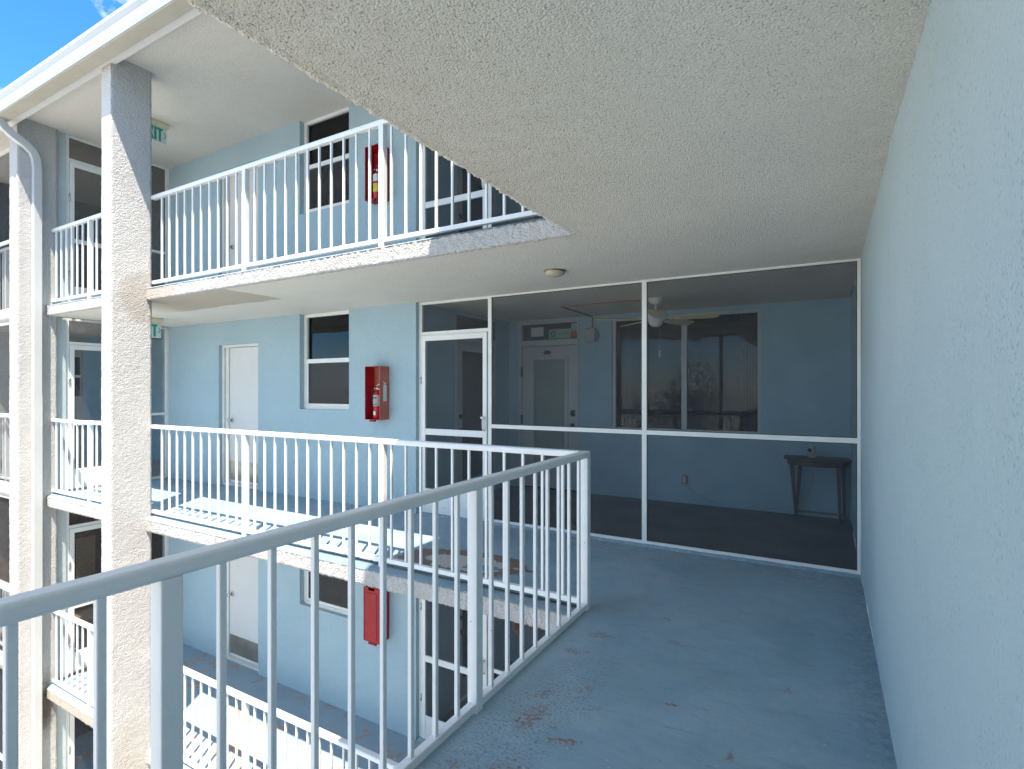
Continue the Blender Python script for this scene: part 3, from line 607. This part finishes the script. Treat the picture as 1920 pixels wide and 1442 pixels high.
def porch_back(k):
    f, c = FZ[k], CZ[k]
    t = thing('porch_wall', {0: 'blue back wall of the screened porch with a white glazed door and a dark window', 1: 'blue back wall inside the top floor porch', -1: 'blue back wall inside the lower floor porch'}[k], 'wall', (-1.9, YB, f), 'back walls of the screened porches')
    wx0, wx1, wz0, wz1 = -2.49, -.66, f + .90, f + 2.385
    dx0, dx1 = -3.93, -2.965
    part('wall_face', wall(MB(), 'Y', YB, YB + .18, -4.09, XR + .1, f - .002, c + .002, [(wx0, wx1, wz0, wz1), (dx0, dx1, f - .01, c + .01)]), 'porch_wall_paint', t)
    # door unit with transom
    fr = part('door_frame', MB().box(dx0, dx0 + .055, YB - .012, YB + .12, f, c).box(dx1 - .03, dx1, YB - .012, YB + .12, f, c).box(dx0 + .055, dx1 - .03, YB - .012, YB + .12, f + 2.06, f + 2.145).box(dx0 + .055, dx1 - .03, YB - .012, YB + .12, c - .065, c), 'inner_door_white', t, .003)
    O = wloc(t)
    def sub(par, name, mb, mat, bev=0): return link(name, mb.data(name, [mat], O), par, O, bev)
    sub(fr, 'transom_pane', B(dx0 + .055, dx1 - .03, YB + .05, YB + .055, f + 2.145, c - .065), 'dark_room')
    lx0, lx1 = dx0 + .058, dx1 - .033; gx0, gx1, gz0, gz1 = lx0 + .17, lx1 - .17, f + .30, f + 1.88
    d = part('entrance_door', wall(MB(), 'Y', YB + .02, YB + .065, lx0, lx1, f + .02, f + 2.055, [(gx0, gx1, gz0, gz1)]), 'inner_door_white', t, label='white entrance door with a tall pale glass light')
    sub(d, 'glazing_bead', MB().box(gx0 - .03, gx0 + .02, YB + .008, YB + .03, gz0 - .03, gz1 + .03).box(gx1 - .02, gx1 + .03, YB + .008, YB + .03, gz0 - .03, gz1 + .03).box(gx0 + .02, gx1 - .02, YB + .008, YB + .03, gz1 - .02, gz1 + .03).box(gx0 + .02, gx1 - .02, YB + .008, YB + .03, gz0 - .03, gz0 + .02), 'inner_door_white', .004)
    sub(d, 'pane', B(gx0, gx1, YB + .035, YB + .042, gz0, gz1), 'blind_pane')
    m = MB()
    for z in (1.10, .93):
        m.box(lx1 - .095, lx1 - .035, YB + .008, YB + .02, f + z - .045, f + z + .045) if z > 1 else None
        m.tube([(lx1 - .065, YB + .02, f + z), (lx1 - .065, YB - .03, f + z), (lx1 - .065, YB - .045, f + z)], [.026, .03, .018], 14)
    sub(d, 'lock_set', m, 'bronze')
    ov = MB(); cx, cz = (lx0 + lx1) / 2 - .03, f + 1.965
    ov.mesh([(cx + .062 * cos(a), YB + .012, cz + .03 * sin(a)) for a in [i * pi / 10 for i in range(20)]] + [(cx + .062 * cos(a), YB + .02, cz + .03 * sin(a)) for a in [i * pi / 10 for i in range(20)]],
            [tuple(range(20))] + [(i, (i + 1) % 20, 20 + (i + 1) % 20, 20 + i) for i in range(20)])
    sub(d, 'number_plate', ov, 'bronze')
    [sub(d, 'hinge', B(lx0 - .012, lx0 + .004, YB - .016, YB + .02, f + h_, f + h_ + .14), 'bronze') for h_ in (1.62, .92)]
    if k == 0:
        a, z = dx0 + .055, f + 2.145; W_ = dx1 - dx0 - .085
        sub(fr, 'notice_card', B(a + W_ * .15, a + W_ * .38, YB + .046, YB + .048, z + .06, z + .19), 'label_white')
        sub(fr, 'sticker', B(a + W_ * .48, a + W_ * .87, YB + .046, YB + .048, z + .02, z + .15), 'sticker_teal')
        m = MB(); cc = (a + W_ * .56, z + .085)
        m.mesh([(cc[0] + r * cos(q), YB + .0445, cc[1] + r * sin(q)) for r in (.026, .048) for q in [i * pi / 9 for i in range(18)]], [(i, (i + 1) % 18, 18 + (i + 1) % 18, 18 + i) for i in range(18)])
        for j in range(2): m.box(a + W_ * .56 - .03, a + W_ * .56 + .03, YB + .0443, YB + .0453, z + .074 + j * .016, z + .080 + j * .016)
        for j in range(6): m.box(a + W_ * (.645 + j * .034), a + W_ * (.645 + j * .034) + .018, YB + .0443, YB + .0453, z + .076, z + .098)
        sub(fr, 'sticker_print', m, 'sticker_green')
        sub(fr, 'sticker', B(a + W_ * .875, a + W_ * .99, YB + .046, YB + .048, z + .11, z + .22), 'sticker_teal'); sub(fr, 'sticker', B(a + W_ * .875, a + W_ * .99, YB + .046, YB + .048, z + .03, z + .108), 'sticker_red')
    # wide window
    xm = -1.545; w = part('window', MB().box(wx0, wx0 + .045, YB + .02, YB + .10, wz0, wz1).box(wx1 - .035, wx1, YB + .02, YB + .10, wz0, wz1).box(wx0 + .045, wx1 - .035, YB + .02, YB + .10, wz1 - .035, wz1).box(wx0 + .045, wx1 - .035, YB + .02, YB + .10, wz0, wz0 + .03).box(xm - .033, xm + .033, YB + .015, YB + .10, wz0 + .03, wz1 - .035), 'inner_door_white', t, .003)
    sub(w, 'sill', B(wx0 - .03, wx1 + .03, YB - .025, YB + .10, wz0 - .035, wz0 - .001), 'porch_wall_paint', .004)
    sub(w, 'pane', B(wx0 + .045, xm - .033, YB + .055, YB + .060, wz0 + .03, wz1 - .035), 'window_glass'); sub(w, 'pane', B(xm + .033, wx1 - .035, YB + .055, YB + .060, wz0 + .03, wz1 - .035), 'window_glass')
    m = MB()
    for i in range(5): x = wx0 + .06 + i * .035; m.box(x, x + .022, YB + .12 + (i % 2) * .02, YB + .14 + (i % 2) * .02, wz0, wz1 - .03)
    for i in range(5): x = wx1 - .24 + i * .035; m.box(x, x + .022, YB + .12 + (i % 2) * .02, YB + .14 + (i % 2) * .02, wz0, wz1 - .03)
    sub(w, 'curtain', m, 'brown_curtain')
for k in (-1, 0, 1): porch_back(k)

# ------------------------------------------------------------------ porch furnishings on the middle floor
cx, cy = -1.62, 5.98
t = thing('ceiling_fan', 'cream bladed white ceiling fan hanging in the screened porch', 'ceiling fan', (cx, cy, 2.44))
part('canopy', MB().lathe((cx, cy, 0), [(.0, 2.438), (.085, 2.438), (.085, 2.42), (.06, 2.385), (.02, 2.37)], 20), 'fan_white', t)
part('downrod', MB().tube([(cx, cy, 2.37), (cx, cy, 2.29)], .014, 10), 'fan_white', t)
part('motor', MB().lathe((cx, cy, 0), [(.02, 2.31), (.06, 2.30), (.125, 2.275), (.135, 2.24), (.125, 2.205), (.08, 2.19), (.075, 2.16), (.055, 2.135), (.03, 2.122), (0, 2.12)], 24), 'fan_white', t)
part('pull_chain', MB().tube([(cx + .05, cy - .03, 2.15), (cx + .05, cy - .03, 1.86)], .0015, 5), 'brass', t)
part('pull_knob', MB().lathe((cx + .05, cy - .03, 0), [(0, 1.86), (.008, 1.85), (.012, 1.80), (.0, 1.785)], 8), 'label_white', t)
bl = MB(); prof = [(.20, .045), (.30, .062), (.45, .070), (.58, .072), (.64, .060), (.665, .025)]
for zz in (0, .007):
    vs = [(r, w, zz - w * .24) for r, w in prof] + [(r, -w, zz + w * .24) for r, w in reversed(prof)]
    bl.mesh(vs, [tuple(range(len(vs)))])
n = 12; bl.f += [(i, (i + 1) % n, n + (i + 1) % n, n + i) for i in range(n)]; bl.m += [0] * n; bl.sm += [False] * n
bme = bl.data('fan_blade', ['fan_cream'])
ir = MB(); ir.box(.11, .26, -.014, .014, -.004, .002).box(.20, .27, -.03, .03, -.006, -.001); ime = ir.data('blade_arm', ['fan_white'])
for i in range(5):
    a = radians(-4 + 72 * i)
    for me, nm in ((bme, 'fan_blade'), (ime, 'blade_arm')):
        o = link(nm, me, t, (cx, cy, 2.205)); o.rotation_euler = (0, 0, a)
single('surface_conduit', MB().tube([(-2.765, YB - .010, 2.27), (-2.765, YB - .010, 2.428), (-2.765, YB - .05, 2.430), (-2.765, 5.97, 2.430), (-2.765, 5.95, 2.430)], .009, 6).tube([(-2.765, 5.962, 2.430), (-1.70, 5.975, 2.430)], .008, 6),
       'pipe_paint', 'thin brown conduit running over the porch ceiling from the wall box to the fan', 'conduit', (-2.765, YB, 2.27))
single('junction_box', MB().box(-2.84, -2.70, YB - .09, YB - .002, 2.08, 2.265).box(-2.70, -2.675, YB - .06, YB - .02, 2.12, 2.23), 'box_grey', 'grey electrical box on the porch wall beside the entrance door', 'electrical box', (-2.77, YB, 2.08), bevel=.012)
t = thing('wall_outlet', 'tan covered outlet low on the porch wall under the window', 'outlet', (-1.53, YB, .25))
part('cover_plate', B(-1.565, -1.495, YB - .012, YB - .001, .245, .36), 'outlet_tan', t, .003); part('plug', B(-1.55, -1.51, YB - .045, YB - .013, .265, .34), 'outlet_light', t, .004)
single('power_cord', MB().tube([(-1.53, YB - .04, .27), (-1.50, YB - .03, .22), (-1.40, YB - .02, .14), (-1.2, YB - .02, .06), (-.95, YB - .03, .025), (-.6, YB - .02, .03), (-.3, YB - .015, .10), (-.16, YB - .015, .25), (-.12, YB - .02, .45), (-.13, YB - .05, .63)], .003, 6), 'label_grey',
       'thin cord hanging along the porch wall from outlet to table', 'cord', (-1.53, YB, .27))
# demi-lune table
t = thing('console_table', 'dark wooden half round console table in the porch corner', 'table', (-.07, 6.82, 0))
pts = [(-.40, 6.985), (-.41, 6.86)] + [(-.07 - .34 * cos(a) * 1.0, 6.86 - .26 * sin(a)) for a in [i * pi / 12 for i in range(1, 12)]] + [(.222, 6.86), (.222, 6.985)]
m = MB(); n = len(pts); m.mesh([(x, y, .655) for x, y in pts] + [(x, y, .685) for x, y in pts], [tuple(range(n)), tuple(range(n, 2 * n))] + [(i, (i + 1) % n, n + (i + 1) % n, n + i) for i in range(n)])
part('tabletop', m, 'table_wood', t, .006)
pts2 = [(-.07 + (x + .07) * .9, 6.98 + (y - 6.98) * .86) for x, y in pts]; m = MB()
m.mesh([(x, y, .60) for x, y in pts2] + [(x, y, .654) for x, y in pts2], [(i, (i + 1) % n, n + (i + 1) % n, n + i) for i in range(n)]); part('apron', m, 'table_wood', t)
for a, b in (((-.33, 6.90, .60), (-.29, 6.93, 0)), ((-.24, 6.72, .60), (-.285, 6.90, .002)), ((.12, 6.70, .60), (.135, 6.69, 0)), ((.17, 6.93, .60), (.18, 6.95, 0))):
    part('leg', MB().tube([a, b], [.030, .017], 4), 'table_wood', t)
part('stretcher', B(-.28, .17, 6.955, 6.975, .045, .065), 'pipe_paint', t)
t = thing('small_camera', 'small grey indoor camera standing on the dark console table', 'camera', (-.13, 6.80, .686))
part('base', MB().lathe((-.13, 6.80, .686), [(0, 0), (.04, 0), (.04, .012), (.025, .022), (.02, .03)], 18), 'box_grey', t)
part('camera_body', MB().lathe((-.13, 6.80, .686), [(.02, .03), (.034, .035), (.037, .06), (.037, .12), (.03, .135), (0, .138)], 18), 'box_grey', t)
part('lens', MB().tube([(-.145, 6.765, .77), (-.152, 6.758, .77)], .022, 14), 'black_plastic', t)
t = thing('ceiling_light', 'shallow round glass light on the walkway ceiling outside the porch', 'light', (-1.99, 4.17, 2.44))
part('light_base', MB().lathe((-1.99, 4.17, 0), [(0, 2.438), (.092, 2.438), (.092, 2.428), (.08, 2.427)], 28), 'brass', t)
part('glass_dome', MB().lathe((-1.99, 4.17, 0), [(.086, 2.428), (.084, 2.415), (.062, 2.398), (.03, 2.389), (0, 2.387)], 28), 'dome_glass', t)
# rusty mobile in the lower porch
t = thing('hanging_ornament', 'rusty metal disc mobile hanging behind the lower floor screen', 'ornament', (-3.0, 5.3, -.18))
part('hanger', MB().tube([(-3.0, 5.3, -.17), (-3.0, 5.3, -1.55)], .003, 5), 'bronze', t)
for i, z in enumerate((-.62, -1.20, -1.26)):
    part('disc', MB().lathe((-3.0 + (i - 1) * .03, 5.3, z), [(0, -.05), (.055, -.03), (.06, 0), (.04, .03), (0, .04)], 9), 'rust_disc', t)

# ------------------------------------------------------------------ railings
BAR = .0095; POST = .0255
bar_me = {}
def railing(label, axis, fixed, u0, u1, f, posts, bars, group, drop, low, endcap=0):
    """axis 'X': runs along X at Y=fixed; axis 'Y': runs along Y at X=fixed"""
    loc = ((u0 + u1) / 2, fixed, f - drop) if axis == 'X' else (fixed, (u0 + u1) / 2, f - drop)
    t = thing('walkway_railing', label, 'railing', loc, group)
    def bx(u0, u1, h, z0, z1): return (u0, u1, fixed - h, fixed + h, z0, z1) if axis == 'X' else (fixed - h, fixed + h, u0, u1, z0, z1)
    part('top_rail', B(*bx(u0, u1, .029, f + .988, f + 1.032)), 'white_rail_paint', t, .011, 3)
    part('bottom_rail', B(*bx(u0, u1, .019, f + low, f + low + .036)), 'white_rail_paint', t, .004)
    key = round(low, 3)
    if key not in bar_me:
        bar_me[key] = (B(-BAR, BAR, -BAR, BAR, low + .036, .989).data('baluster', ['white_rail_paint']), B(-POST, POST, -POST, POST, -drop, .989).data('post', ['white_rail_paint']), B(-.034, .034, -.034, .034, -drop - .004, -drop + .006).data('foot_plate', ['white_rail_paint']))
    bm_, pm, fp = bar_me[key]
    for u in posts:
        p = (u, fixed, f) if axis == 'X' else (fixed, u, f); o = link('post', pm, t, p, .004)
        link('foot_plate', fp, t, p, .0015, 1)
    for u in bars:
        p = (u, fixed, f) if axis == 'X' else (fixed, u, f); o = link('baluster', bm_, t, p, .0022, 1)
    return t
grp = 'white metal railings along the walkways'
near_posts = [3.319, 2.026, .71, -.606, -1.92]
near_bars = [a + .135 + i * .149 for a in near_posts[1:] for i in range(8)]
back_posts = [-3.13, -4.936]; back_bars = [-3.13 - .145 - i * .1515 for i in range(11)] + [-4.936 + -.145 - i * .1515 for i in range(10)] + [-1.36 - .16 - i * .1515 for i in range(11)]
west_posts = [-8.13]; west_bars = [-9.10 + i * .153 for i in range(6)] + [-7.96 + i * .153 for i in range(7)]
for k in (-1, 0, 1):
    f = FZ[k]; low = .005 if k == 0 else .03
    railing({0: 'near white railing rising diagonally through the foreground', 1: 'top floor white railing over the near walkway, above the ceiling', -1: 'lower floor white railing under the near walkway'}[k], 'Y', -1.36, -3.2, 3.34, f, near_posts, near_bars, grp, .024, .005)
    railing({0: 'middle floor white railing from the corner post to the stucco column', 1: 'top floor white railing right of the stucco column', -1: 'lower floor white railing seen through the foreground balusters'}[k], 'X', 3.312, -6.63, -1.36 - .030, f, back_posts, back_bars, grp, .02, .03)
    railing({0: 'short middle floor white railing between the column and the fin wall', 1: 'short top floor white railing between the column and the fin wall', -1: 'short lower floor white railing between the column and the fin wall'}[k], 'X', 3.313, XW, -6.81, f, west_posts, west_bars, grp, .02, .03)
# far left porch railings behind the screens
    railing({0: 'far left middle floor railing beyond the fin wall', 1: 'far left top floor railing beyond the fin wall', -1: 'far left lower floor railing beyond the fin wall'}[k], 'X', 3.38, -14.2, XW - .28, f, [-11.0, -12.8], [-9.6 - i * .152 for i in range(9)] + [-11.15 - i * .152 for i in range(10)], grp, .02, .03)

# ------------------------------------------------------------------ end wall of the walkway (screen door facing us) for four levels
def end_wall(k):
    f, c = FZ[k], CZ[k]; X = XW - .05
    t = thing('screen_enclosure', {0: 'middle floor end wall with white screen door between column and fin wall', 1: 'top floor end wall with white screen door under the soffit', -1: 'lower floor end wall with a white screen door', -2: 'ground floor end wall with a screen door at the bottom left'}[k], 'screen', (X, 4.1, f), 'end walls with screen doors')
    part('wall_stub', B(X - .10, X, 3.362, 3.475, f, c), 'stub_pale', t)
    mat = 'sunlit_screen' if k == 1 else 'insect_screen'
    def p(name, *b, m='aluminium_white', bev=.002): return part(name, B(*b), m, t, bev)
    for a, b in ((3.477, 3.52), (4.40, 4.445), (4.82, 4.868)): p('mullion', X - .06, X - .02, a, b, f, c)
    p('header_rail', X - .06, X - .02, 3.52, 4.40, c - .03, c); p('transom_rail', X - .06, X - .02, 3.52, 4.40, f + 2.07, f + 2.11)
    p('header_rail', X - .06, X - .02, 4.445, 4.82, c - .03, c); p('mid_rail', X - .06, X - .02, 4.445, 4.82, f + 1.02, f + 1.06); p('sill_rail', X - .06, X - .02, 4.445, 4.82, f, f + .04)
    p('screen_panel', X - .041, X - .039, 3.52, 4.40, f + 2.11, c - .03, m=mat, bev=0)
    p('screen_panel', X - .041, X - .039, 4.445, 4.82, f + 1.06, c - .03, m=mat, bev=0); p('screen_panel', X - .041, X - .039, 4.445, 4.82, f + .04, f + 1.02, m=mat, bev=0)
    y0, y1, s = 3.526, 4.394, .055
    d = part('screen_door', MB().box(X - .045, X - .012, y0, y0 + s, f + .02, f + 2.065).box(X - .045, X - .012, y1 - s, y1, f + .02, f + 2.065).box(X - .045, X - .012, y0 + s, y1 - s, f + 2.0, f + 2.065).box(X - .045, X - .012, y0 + s, y1 - s, f + .92, f + .98).box(X - .042, X - .016, y0 + s, y1 - s, f + .02, f + .30), 'aluminium_white', t, .003)
    O = wloc(t)
    link('screen_panel', B(X - .031, X - .029, y0 + s, y1 - s, f + .98, f + 2.0).data('screen_panel', [mat], O), d, O); link('screen_panel', B(X - .031, X - .029, y0 + s, y1 - s, f + .30, f + .92).data('screen_panel', [mat], O), d, O)
    [link('hinge', MB().tube([(X - .008, y0 - .004, f + h_), (X - .008, y0 - .004, f + h_ + .11)], .010, 8).data('hinge', ['chrome'], O), d, O) for h_ in (1.5, .4)]
for k in (-2, -1, 0, 1): end_wall(k)
# porch behind the end wall
for k in (-2, -1, 0, 1):
    f, c = FZ[k], CZ[k]
    t = thing('porch_wall', {0: 'white stucco wall with a small window seen through the left screen door', 1: 'dim wall inside the top floor left porch', -1: 'brownish wall inside the lower left porch', -2: 'dim wall inside the ground floor left porch'}[k], 'wall', (-12, 5, f))
    part('wall_face', wall(MB(), 'Y', 5.9, 6.0, XL, XW - .12, f, c), 'porch_wall_paint' if k != -1 else 'brown_curtain', t)
    if k == 0:
        part('wall_face', wall(MB(), 'X', -12.4, -12.5, 3.5, 4.92, f, c, [(4.45, 4.92 - .02, f + 1.3, f + 2.05)]), 'white_stucco', t)
        w = part('window', B(-12.46, -12.42, 4.45, 4.90, f + 1.66, f + 1.71).box(-12.46, -12.42, 4.45, 4.50, f + 1.3, f + 1.66).box(-12.46, -12.42, 4.45, 4.50, f + 1.71, f + 2.05), 'aluminium_white', t)
        link('pane', B(-12.45, -12.44, 4.50, 4.90, f + 1.3, f + 2.05).data('pane', ['window_glass'], wloc(t)), w, wloc(t))
        part('room_beyond', B(-12.9, -12.88, 4.3, 5.1, f + 1.1, f + 2.2), 'dark_room', t)
        part('wall_face', wall(MB(), 'X', -12.4, -12.5, 4.925, 5.9, f, c), 'porch_wall_paint', t)
    else: part('wall_face', wall(MB(), 'X', -12.4, -12.5, 3.5, 5.9, f, c), {1: 'dark_room', -1: 'brown_curtain', -2: 'dark_room'}[k], t)
    part('wall_return', B(XW - .3, XW - .12, YW + .02, 5.9, f, c), 'porch_wall_paint', t)
    if k == -2: struct('porch_floor', B(XL, XW, 3.0, 6, -5.30, f - .002), 'worn_floor_paint')
# window standing at the far left porches (bluish panes behind the screens)
for k in (-2, -1, 0, 1):
    f, c = FZ[k], CZ[k]
    t = thing('screen_enclosure', {0: 'far left middle floor screen front beyond the fin wall', 1: 'far left top floor screen front beyond the fin wall', -1: 'far left lower floor screen front beyond the fin wall', -2: 'far left ground floor screen front beyond the fin wall'}[k], 'screen', (-11.5, 3.28, f), 'far left screen fronts')
    for a in (-9.50, -11.6, -13.7): part('mullion', B(a - .04, a, 3.26, 3.30, f, c), 'aluminium_white', t, .002)
    part('mid_rail', B(-15, -9.54, 3.262, 3.298, f + 1.02, f + 1.07), 'aluminium_white', t, .002)
    part('header_rail', B(-15, -9.54, 3.262, 3.298, c - .04, c), 'aluminium_white', t, .002); part('sill_rail', B(-15, -9.54, 3.262, 3.298, f, f + .04), 'aluminium_white', t, .002)
    part('screen_panel', B(-15, -9.54, 3.279, 3.281, f + 1.07, c - .04), 'insect_screen', t); part('screen_panel', B(-15, -9.54, 3.279, 3.281, f + .04, f + 1.02), 'insect_screen', t)

# clutter in the lower left porch
t = thing('wicker_chair', 'wicker chair standing inside the lower left screened porch', 'chair', (-10.3, 4.0, FZ[-1]))
f = FZ[-1]
part('seat', B(-10.6, -10.05, 3.75, 4.3, f + .38, f + .45), 'wicker', t, .02)
part('backrest', MB().tube([(-10.6, 3.76, f + .4), (-10.64, 3.78, f + .85), (-10.66, 4.02, f + 1.05), (-10.64, 4.27, f + .85), (-10.6, 4.29, f + .4)], .03, 8).box(-10.66, -10.62, 3.80, 4.25, f + .46, f + .9), 'wicker', t)
for x in (-10.57, -10.09):
    for y in (3.78, 4.27): part('leg', MB().tube([(x, y, f + .38), (x, y, f)], .022, 8), 'wicker', t)
t = thing('storage_cabinet', 'pale upright cabinet inside the lower left screened porch', 'cabinet', (-11.3, 4.3, f))
part('cabinet_body', B(-11.6, -11.05, 3.95, 4.6, f, f + 1.55), 'brown_curtain', t, .01); part('door', B(-11.05, -11.03, 3.98, 4.27, f + .06, f + 1.5), 'wicker', t, .004); part('door', B(-11.05, -11.03, 4.29, 4.57, f + .06, f + 1.5), 'wicker', t, .004)

# ------------------------------------------------------------------ exit signs
def exit_sign(k, X, yr, top):
    t = thing('exit_sign', {0: 'green EXIT sign with arrow hung under the middle floor ceiling beside the column', 1: 'green EXIT sign with cream housing on the top floor soffit beside the column'}[k], 'exit sign', (X, yr - .16, top), 'exit signs')
    y0 = yr - .34
    part('housing', B(X - .045, X + .03, y0 - .01, yr + .02, top - .065, top), 'housing_cream', t, .006)
    part('sign_panel', B(X - .006, X + .004, y0, yr, top - .275, top - .066), 'sign_face', t, .002)
    xf = X + .0055; zb, zt = top - .258, top - .085; H = zt - zb; q = .030
    m = MB()
    def st(a, b, c, d): m.box(X + .0043, xf, a, b, c, d)
    # E
    y = y0 + .03; st(y, y + q, zb, zt); st(y + q, y + .06, zb, zb + q); st(y + q, y + .055, zb + H / 2 - q / 2, zb + H / 2 + q / 2); st(y + q, y + .06, zt - q, zt)
    # X
    y = y0 + .10
    for a, b, e in ((y, y + .045, 0), (y + .045, y, .0004)): m.face([(xf + e, a, zb), (xf + e, a + q, zb), (xf + e, b + q, zt), (xf + e, b, zt)])
    # I, T, arrow
    y = y0 + .18; st(y, y + q, zb, zt)
    y = y0 + .215; st(y, y + .075, zt - q, zt); st(y + .022, y + .052, zb, zt - q)
    y = y0 + .30; zc = (zb + zt) / 2; m.face([(xf, y, zc + .035), (xf, y + .012, zc + .035), (xf, y + .034, zc), (xf, y + .022, zc)]); m.face([(xf, y, zc - .035), (xf, y + .012, zc - .035), (xf, y + .034, zc), (xf, y + .022, zc)])
    part('lettering', m, 'exit_green', t)
exit_sign(0, -8.2, 4.20, 2.438); exit_sign(1, -7.75, 4.04, 5.028)

# ------------------------------------------------------------------ trees beyond the car park behind the camera (seen in the glass)
def tree(x, y, h, r, label):
    t = thing('shade_tree', label, 'tree', (x, y, -5.36)); rnd = random.Random(int(x * 7 + y)); b = Vector((x, y, -5.36))
    m = MB().tube([b, b + Vector((.1, 0, h * .3)), b + Vector((0, .2, h * .55))], [.28, .2, .14], 8)
    for i in range(5):
        a = i * 1.26; m.tube([b + Vector((0, 0, h * .4)), b + Vector((cos(a) * r * .5, sin(a) * r * .5, h * .75))], [.1, .04], 6)
    part('trunk', m, 'bark', t); m = MB()
    cl = [Vector((rnd.gauss(0, r * .45), rnd.gauss(0, r * .45), h * .72 + rnd.gauss(0, h * .12))) for _ in range(16)]
    for i in range(1400):
        c = b + rnd.choice(cl) + Vector((rnd.gauss(0, r * .2), rnd.gauss(0, r * .2), rnd.gauss(0, r * .16)))
        u = Vector((rnd.gauss(0, 1), rnd.gauss(0, 1), rnd.gauss(0, 1))).normalized() * .16; v = u.cross(Vector((rnd.random(), rnd.random(), 1))).normalized() * .11
        m.face([c - u, c + v, c + u, c - v])
    m.fix = False; part('crown', m, 'leaf_green', t)
tree(-9, -26, 8, 3.0, 'broad green tree across the car park, left of the gap'); tree(2, -30, 9, 3.4, 'tall green tree across the car park, middle one'); tree(12, -24, 7.5, 2.8, 'round green tree across the car park, rightmost')
